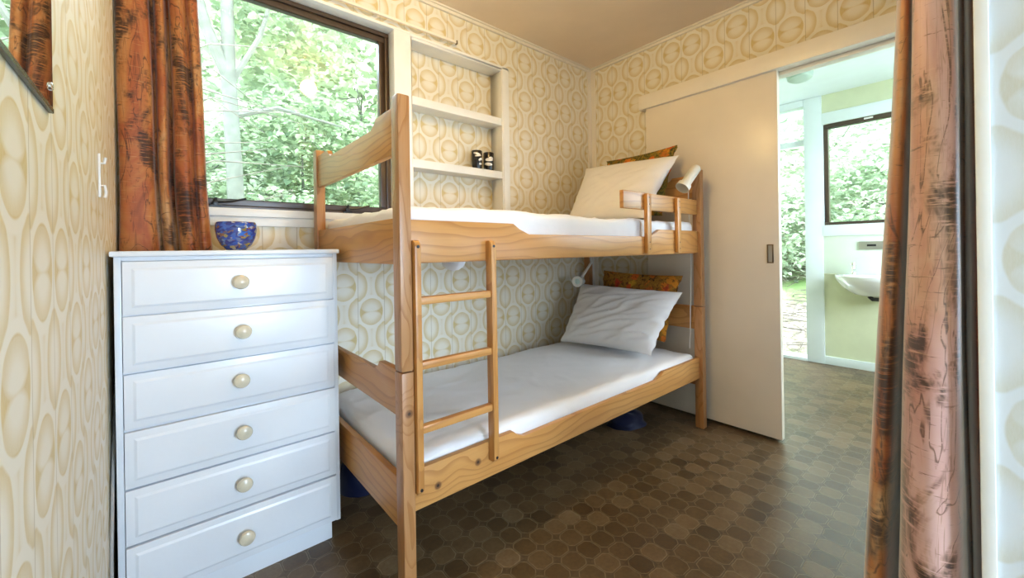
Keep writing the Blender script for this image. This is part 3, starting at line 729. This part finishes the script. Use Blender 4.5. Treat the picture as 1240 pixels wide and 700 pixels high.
def zig(x0, x1, yf, yb, n, seed):
    r = random.Random(seed); pts = [(x0, yb)]
    for i in range(n):
        a = (i+0.25)/n; b = (i+0.60)/n; c = (i+0.92)/n
        pts += [(x0+(x1-x0)*a, yf+r.uniform(-.004, .006)), (x0+(x1-x0)*b, yf+r.uniform(-.002, .010)), (x0+(x1-x0)*c, yb+r.uniform(-.01, .004))]
    return pts
LT = [(-0.124, 2.03), (-0.118, 1.998), (-0.085, 1.990), (-0.048, 1.998), (-0.040, 2.028), (-0.030, 2.032), (-0.022, 2.004), (-0.006, 1.998), (0.004, 2.030), (0.014, 2.034), (0.020, 1.998), (0.045, 1.986), (0.060, 2.008), (0.068, 2.014), (0.080, 1.994), (0.100, 2.004), (0.106, 2.034)]
LB = [(-0.124, 2.03), (-0.116, 1.985), (-0.070, 1.975), (-0.020, 1.986), (-0.006, 2.024), (0.002, 2.036), (0.008, 2.000), (0.028, 1.994), (0.040, 2.030), (0.050, 2.036), (0.056, 1.990), (0.088, 1.972), (0.104, 1.998), (0.112, 2.008), (0.124, 1.984), (0.146, 1.996), (0.152, 2.034)]
curtain('curtain', LT, LB, 0.93, 2.335, CURT, 'rust orange patterned curtain gathered at the left of the window', amp=0.005)
top2 = [(1.22, .084), (1.12, .082), (1.06, .068), (1.07, .062), (1.16, .070), (1.10, .068), (1.035, .066), (1.02, .050), (1.035, .036), (1.13, .034), (1.16, .026), (1.10, .018), (1.085, .010), (1.12, .002), (1.25, .004)]
bot2 = [(1.26, .205), (1.14, .205), (1.06, .188), (1.07, .160), (1.18, .145), (1.11, .134), (1.035, .126), (0.992, .088), (1.02, .040), (1.14, .036), (1.18, .026), (1.11, .018), (1.085, .010), (1.12, .002), (1.28, .004)]
curtain('curtain', top2, bot2, 0.03, 2.40, CURT_GLARE, 'rust orange patterned curtain hanging near at the right', nz=80, amp=0.003)
rod = thing('curtain_rail', 'thin cream curtain rail above the main window', 'rail', (0.6, 2.05, 2.335))
MB().box(-0.12, 1.334, 2.043, 2.056, 2.335, 2.350).build('track', TRIMC, rod, bevel=0.003)
for x in (-0.05, 0.4, 0.85, 1.25): MB().box(x-0.008, x+0.008, 2.056, YW, 2.338, 2.348).build('bracket', TRIMC, rod)
MB().box(1.334, 1.342, 2.040, 2.059, 2.332, 2.353).build('end_stop', BRONZE, rod, bevel=0.002)
r2 = thing('curtain_rail', 'cream wardrobe curtain rail holding the near curtain', 'rail', (1.8, 0.06, 2.4))
MB().box(1.05, 2.645, 0.05, 0.07, 2.40, 2.42).build('track', TRIMC, r2, bevel=0.003)
for x in (1.3, 2.5): MB().box(x-0.01, x+0.01, 0.052, 0.068, 2.42, ZC).build('bracket', TRIMC, r2)

# mirror
mr = thing('mirror', 'frameless wall mirror reflecting the window and curtain', 'mirror', (XL, 0.5, 1.3))
MB().box(XL+0.0015, XL+0.0055, 0.20, 0.905, 1.322, 2.05).build('mirror_glass', MIRR, mr, smooth=0)
MB().box(XL+0.0005, XL+0.0062, 0.20, 0.908, 1.315, 1.322).build('edge_strip', MEDGE, mr, bevel=0.001)
MB().lathe([(0, 0), (0.006, 0.0), (0.006, 0.0015), (0.004, 0.003), (0, 0.0035)], Matrix.Translation((XL+0.0055, 0.888, 1.350)) @ Matrix.Rotation(PI/2, 4, 'Y'), 16).build('mirror_screw', CHROME, mr)
ck = thing('cord_cleat', 'small white cord cleat on the left wall', 'hook', (XL, 1.508, 1.29))
m = MB(); m.box(XL, XL+0.005, 1.503, 1.513, 1.255, 1.370); m.build('backplate', WHITE, ck, bevel=0.002)
m = MB(); m.tube([(XL+0.004, 1.508, 1.285), (XL+0.012, 1.508, 1.287), (XL+0.014, 1.508, 1.27), (XL+0.012, 1.508, 1.255)], 0.003); m.build('hook', WHITE, ck); m = MB(); m.tube([(XL+0.004, 1.508, 1.345), (XL+0.012, 1.508, 1.345), (XL+0.014, 1.508, 1.36)], 0.003)
m.build('hook', WHITE, ck)
tag(MB().tube([(XL+0.006, 1.60, 0.003), (XL+0.006, 1.605, 0.25), (XL+0.007, 1.66, 0.45), (XL+0.006, 1.80, 0.7)], 0.004).build('cable', GREYC), 'grey cable between the left wall and the chest', 'cable')

# ================================================================ BUNK BED
BX, BY = 0.53, 1.13
bk = thing('bunk_bed', 'two tier pine bunk bed along the wallpapered wall', 'bunk bed', (BX, BY, 0))
PX = [(0.528, 0.567), (2.462, 2.507)]; PY = [(1.130, 1.180), (1.985, 2.035)]
for ix, (x0, x1) in enumerate(PX):
    for iy, (y0, y1) in enumerate(PY):
        MB().box(x0, x1, y0, y1, 0.0, 0.738).build('post', WZ, bk, bevel=0.004)
        MB().box(x0, x1, y0, y1, 0.741, 1.572).build('upper_post', WZ, bk, bevel=0.006)
def notched(a0, a1, zb, zlow, zhi, l1, l2, r1, r2):
    return [(a0, zb), (a1, zb), (a1, zhi), (r2, zhi), ((r1+r2)/2+0.01, (zlow+zhi)/2), (r1, zlow), (l2, zlow), ((l1+l2)/2-0.01, (zlow+zhi)/2), (l1, zhi), (a0, zhi)]
YR = (1.150, 1.172)
MB().prism(notched(0.567, 2.462, 1.066, 1.160, 1.199, 0.99, 1.07, 1.92, 2.03), 'Y', *YR).build('side_rail', WX, bk, bevel=0.003)
MB().prism(notched(0.567, 2.462, 0.303, 0.396, 0.428, 0.975, 1.03, 1.97, 2.05), 'Y', *YR).build('side_rail', WX2, bk, bevel=0.003)
for z0, z1 in ((1.066, 1.199), (0.303, 0.41)): MB().box(0.567, 2.462, 1.995, 2.017, z0, z1).build('side_rail', WX, bk, bevel=0.003)
for xa, xb in ((0.535, 0.557), (2.476, 2.498)):
    MB().prism(notched(1.180, 1.985, 1.400, 1.512, 1.543, 1.315, 1.36, 1.80, 1.845), 'X', xa, xb).build('end_board', WY, bk, bevel=0.003)
    MB().prism(notched(1.180, 1.985, 0.598, 0.708, 0.740, 1.315, 1.36, 1.80, 1.845), 'X', xa, xb).build('end_board', WY2, bk, bevel=0.003)
    MB().box(xa, xb, 1.180, 1.985, 1.062, 1.204).build('end_rail', WY, bk, bevel=0.003)
    MB().box(xa, xb, 1.180, 1.985, 0.255, 0.408).build('end_rail', WY2, bk, bevel=0.003)
for zt in (1.105, 0.335):
    for k in range(12):
        x = 0.64+k*0.158
        MB().box(x, x+0.07, 1.172, 1.995, zt-0.018, zt).build('bed_slat', WY, bk, bevel=0.002)
    for y0 in (1.172, 1.973): MB().box(0.567, 2.462, y0, y0+0.022, zt-0.042, zt-0.018).build('slat_batten', WX, bk)
gr_ = MB().box(1.695, 2.462, YR[0], YR[1], 1.298, 1.386).build('guard_rail', WX3, bk, bevel=0.003)
for x in (1.872, 2.185):
    sp = MB().box(x, x+0.040, 1.128, 1.150, 1.072, 1.380).build('guard_slat', WZ2, gr_, bevel=0.006)
    for z in (1.095, 1.13, 1.325, 1.36): MB().lathe([(0, 0), (0.0035, 0), (0.0035, 0.0015), (0, 0.0015)], Matrix.Translation((x+0.02, 1.1285, z)) @ Matrix.Rotation(PI/2, 4, 'X'), 10).build('guard_screw', BLACK, gr_)
lad = bpy.data.objects.new('ladder', None); COL.objects.link(lad); lad.parent = bk
for x0, x1 in ((0.569, 0.589), (0.857, 0.878)):
    m = MB(); yb, yf = 1.1495, 1.114
    m.prism([(yb, 0.366), (yf+0.010, 0.366), (yf, 0.376), (yf, 1.118), (yf+0.006, 1.130), (yf+0.016, 1.135), (yb-0.004, 1.135), (yb, 1.130)], 'X', x0, x1)
    m.build('stringer', WZ2, lad, bevel=0.003)
    for z in (0.382, 1.115): MB().lathe([(0, 0), (0.005, 0), (0.005, 0.0015), (0, 0.0015)], Matrix.Translation(((x0+x1)/2, 1.1145, z)) @ Matrix.Rotation(PI/2, 4, 'X'), 12).build('bolt', BLACK, lad)
for z in (0.949, 0.751, 0.556): MB().box(0.588, 0.858, 1.120, 1.145, z-0.012, z+0.013).build('rung', WXR, lad, bevel=0.006)

# soft goods
def soft_box(x0, x1, y0, y1, z0, z1, nx, ny, r=0.035, amp=0.006, seed=0, wr=3.5):
    m = MB(); idx = {}
    nz = 6
    def put(p):
        x, y, z = p
        q = Vector((min(max(x, x0+r), x1-r), min(max(y, y0+r), y1-r), min(max(z, z0+r), z1-r)))
        d = Vector(p)-q
        if d.length > 1e-9: P_ = q+d.normalized()*r
        else: P_ = Vector(p)
        nn = mnoise.noise(Vector((x*wr, y*wr, seed)))*amp+mnoise.noise(Vector((x*wr*2.3+5*y, y*wr*3, seed+4)))*amp*0.5
        rid = 1-abs(mnoise.noise(Vector((x*5+y*3, y*7-x*2, seed+9)))); nn += max(0, rid-0.9)*amp*5
        if z > z0+0.02: P_.z += nn
        if y < y0+0.02: P_.y -= nn*0.6
        return tuple(P_)
    def face(f, na, nb):
        b = len(m.v)
        for j in range(nb+1):
            for i in range(na+1): m.v.append(put(f(i/na, j/nb)))
        for j in range(nb):
            for i in range(na): a = b+j*(na+1)+i; m.f.append((a, a+1, a+na+2, a+na+1))
    L = lambda a, b, t: a+(b-a)*t
    face(lambda s, t: (L(x0, x1, s), L(y0, y1, t), z1), nx, ny); face(lambda s, t: (L(x0, x1, s), L(y0, y1, t), z0), nx, ny)
    face(lambda s, t: (L(x0, x1, s), y0, L(z0, z1, t)), nx, nz); face(lambda s, t: (L(x0, x1, s), y1, L(z0, z1, t)), nx, nz)
    face(lambda s, t: (x0, L(y0, y1, s), L(z0, z1, t)), ny, nz); face(lambda s, t: (x1, L(y0, y1, s), L(z0, z1, t)), ny, nz)
    return m
mu = soft_box(0.570, 2.458, 1.176, 1.990, 1.107, 1.250, 100, 44, 0.03, 0.010, 1).build('mattress', SHEET, smooth=60)
tag(mu, 'white sheeted mattress on the upper bunk', 'mattress')
ml = soft_box(0.572, 2.458, 1.176, 1.990, 0.337, 0.448, 110, 48, 0.035, 0.008, 5).build('mattress', SHEET, smooth=60)
tag(ml, 'white sheeted mattress on the lower bunk', 'mattress')
# a bulge of cloth hanging through the upper slats
m = MB(); m.lathe([(0, -0.052), (0.03, -0.046), (0.055, -0.03), (0.07, 0.0), (0.06, 0.042), (0, 0.045)], Matrix.Translation((0.945, 1.50, 1.066)) @ Matrix.Diagonal((0.5, 1.3, 1, 1)), 20)
tag(m.build('hanging_sheet', SHEET, mu), 'white sheet corner sagging under the slats')

def pillow(name, BL, BR, TR, TL, th, mat, label, cat, seed, n=26, pinch=0.10, wr=0.006):
    P = [Vector(p) for p in (BL, BR, TR, TL)]; c = sum(P, Vector())/4
    nrm = (P[1]-P[0]).cross(P[3]-P[0]).normalized()
    m = MB()
    for side in (1, -1):
        b = len(m.v)
        for j in range(n+1):
            for i in range(n+1):
                u, v = i/n*2-1, j/n*2-1
                uu, vv = u*(1-pinch*0.5*(1-v*v)), v*(1-pinch*0.5*(1-u*u))
                s, t = (uu+1)/2, (vv+1)/2
                p = P[0].lerp(P[1], s).lerp(P[3].lerp(P[2], s), t)
                h = th*0.5*((1-abs(u)**2.6)*(1-abs(v)**2.6))**0.55
                edge = min(1, h/(th*0.3))
                w = mnoise.noise(Vector((u*2.0+seed, v*2.0, side)))*wr*0.7+(1-abs(mnoise.noise(Vector((u*1.0+v*1.3+seed, v*4.2-u*2.6, 5)))))**5*wr*1.5
                m.v.append(tuple(p+nrm*(side*h+side*w*edge)+(P[1]-P[0]).normalized()*mnoise.noise(Vector((v*5, seed, 1)))*0.012*(abs(u)**6)))
        for j in range(n):
            for i in range(n):
                a = b+j*(n+1)+i; q = (a, a+1, a+n+2, a+n+1); m.f.append(q if side == 1 else q[::-1])
    o = m.build(name, mat, smooth=70); return tag(o, label, cat)
def ry(u, v, ax, val):
    d = Fv+Rv*((u-CX)/FPX)-Uv*((v-CY)/FPX); C0 = Vector((0, 0, 1.10)); t = (val-C0[ax])/d[ax]; return C0+d*t
pillow('pillow', (2.12, 1.90, 1.275), (2.13, 1.30, 1.275), (2.40, 1.225, 1.665), (2.38, 1.93, 1.695), 0.15, PILLOWM, 'white pillow propped against the head of the upper bunk', 'pillow', 2, n=40, wr=0.005)
pillow('cushion', (2.36, 1.82, 1.30), (2.36, 1.32, 1.30), (2.455, 1.265, 1.745), (2.450, 1.80, 1.735), 0.07, FLOR, 'orange floral cushion behind the upper bunk pillow', 'cushion', 5, wr=0.003)
pillow('pillow', (2.04, 1.90, 0.475), (2.14, 1.28, 0.475), (2.37, 1.20, 0.830), (2.30, 1.93, 0.850), 0.16, PILLOWM, 'white pillow propped at the head of the lower bunk', 'pillow', 9, n=44, wr=0.011)
pillow('cushion', (2.33, 1.82, 0.52), (2.33, 1.30, 0.52), (2.445, 1.235, 0.925), (2.40, 1.80, 0.945), 0.07, FLOR2, 'dark amber floral cushion behind the lower bunk pillow', 'cushion', 12, wr=0.003)

# reading lamps
def aim(loc, d):
    q = Vector(d).normalized().to_track_quat('Z', 'Y'); return Matrix.Translation(loc) @ q.to_matrix().to_4x4()
rl = thing('reading_lamp', 'cream metal spot lamp clipped to the upper bunk headboard', 'lamp', (2.46, 1.22, 1.545))
o_, dd = Vector((2.375, 1.205, 1.492)), Vector((2.425, 1.150, 1.575))-Vector((2.375, 1.205, 1.492))
o_ = ry(826, 228, 0, 2.31); e_ = ry(843, 204, 0, 2.415); dd = e_-o_
L_ = dd.length
MB().lathe([(0.036, 0.0), (0.041, 0.0), (0.039, 0.03), (0.029, 0.045), (0.028, L_), (0.020, L_+0.012), (0, L_+0.014), (0, L_+0.008), (0.018, L_+0.006), (0.0255, L_-0.004), (0.0265, 0.046), (0.036, 0.028), (0.038, 0.0)], aim(o_, dd), 28).build('lamp_shade', LAMPW, rl)
m = MB(); m.tube([e_-dd*0.2, Vector((2.46, 1.20, 1.53)), Vector((2.487, 1.215, 1.50))], 0.006); m.box(2.470, 2.504, 1.20, 1.235, 1.480, 1.525); m.build('clamp', LAMPW, rl)
MB().tube([(2.47, 1.205, 1.50), (2.455, 1.20, 1.35), (2.468, 1.195, 1.15), (2.466, 1.195, 0.95), (2.462, 1.20, 0.75), (2.466, 1.205, 0.60), (2.462, 1.21, 0.478)], 0.003, 6).build('cord', CABLE, rl)
rl2 = thing('reading_lamp', 'white spot lamp hanging under the upper bunk by the wall', 'lamp', (2.37, 1.98, 1.066))
o_ = ry(699, 341, 1, 1.90); e_ = ry(706, 339, 1, 1.99); dd = e_-o_; L_ = 0.07
MB().lathe([(0.030, 0.0), (0.038, 0.0), (0.040, 0.02), (0.030, 0.04), (0.022, L_), (0, L_+0.004)], aim(o_, dd), 28).build('lamp_shade', LAMPW, rl2)
MB().lathe([(0, -0.003), (0.020, 0.0), (0.028, 0.006), (0, 0.008)], aim(o_, dd), 24).build('bulb_face', FROST, rl2)
a_ = o_+dd.normalized()*0.06; b2 = ry(716, 318, 1, 1.97)
m = MB(); m.tube([a_, a_+Vector((0.04, 0.02, 0.01)), b2, (b2.x+0.006, 1.985, 1.075)], [0.009, 0.011, 0.010, 0.010]); m.lathe([(0, 0), (0.02, 0), (0.02, 0.035), (0, 0.035)], aim(a_+Vector((0.015, 0, -0.005)), (1, 0.2, 0)), 14)
m.build('arm', LAMPW, rl2)
MB().tube([(b2.x+0.03, 1.98, 1.07), (b2.x+0.035, 1.975, 0.95), (b2.x+0.04, 1.97, 0.84), (b2.x+0.05, 1.965, 0.70)], 0.003, 6).build('cord', CABLE, rl2)

# blue bags on the floor
def bag(name, x, y, sx, sy, h, seed, label):
    m = MB(); n = 24; k = 12
    for j in range(k+1):
        t = j/k
        for i in range(n):
            a = 2*PI*i/n; r = (1-t**2.2)**0.5 if t < 1 else 0
            w = 1+0.25*mnoise.noise(Vector((math.cos(a)*1.5, math.sin(a)*1.5, seed+t*2)))
            m.v.append((x+sx*math.cos(a)*r*w, y+sy*math.sin(a)*r*w, 0.002+h*t*(1+0.2*mnoise.noise(Vector((math.cos(a), math.sin(a), seed+5)))*t)))
    for j in range(k):
        for i in range(n): i2 = (i+1) % n; m.f.append((j*n+i, j*n+i2, (j+1)*n+i2, (j+1)*n+i))
    m.f.append(tuple(range(n)))
    return tag(m.build(name, BLUE, smooth=60), label, 'bag')
bag('cloth_bag', 2.20, 1.50, 0.14, 0.10, 0.07, 3, 'dark blue cloth bag under the bunk near the far post')
bag('cloth_bag', 0.72, 1.93, 0.14, 0.09, 0.20, 8, 'navy cloth bag under the bunk behind the chest')

# ceiling lamp just above the picture, seen as a glow in the window glass
lp = thing('ceiling_lamp', 'warm ceiling lamp reflected as a glow in the window', 'lamp', (0.85, 0.98, 2.33))
MB().lathe([(0, 0), (0.05, 0.0), (0.05, 0.02), (0.03, 0.03), (0, 0.03)], Matrix.Translation((0.85, 0.98, ZC-0.03)), 24).build('ceiling_rose', LAMPW, lp)
MB().tube([(0.85, 0.98, ZC-0.03), (0.85, 0.98, 2.42)], 0.006, 8).build('stem', LAMPW, lp)
prof = [(0.055*math.sin(PI*i/16), -0.055*math.cos(PI*i/16)) for i in range(17)]; prof[0] = (0, -0.055); prof[-1] = (0, 0.055)
tag(MB().lathe(prof, Matrix.Translation((0.85, 0.98, 2.365)), 24).build('bulb', BULB, lp), 'glowing round bulb')
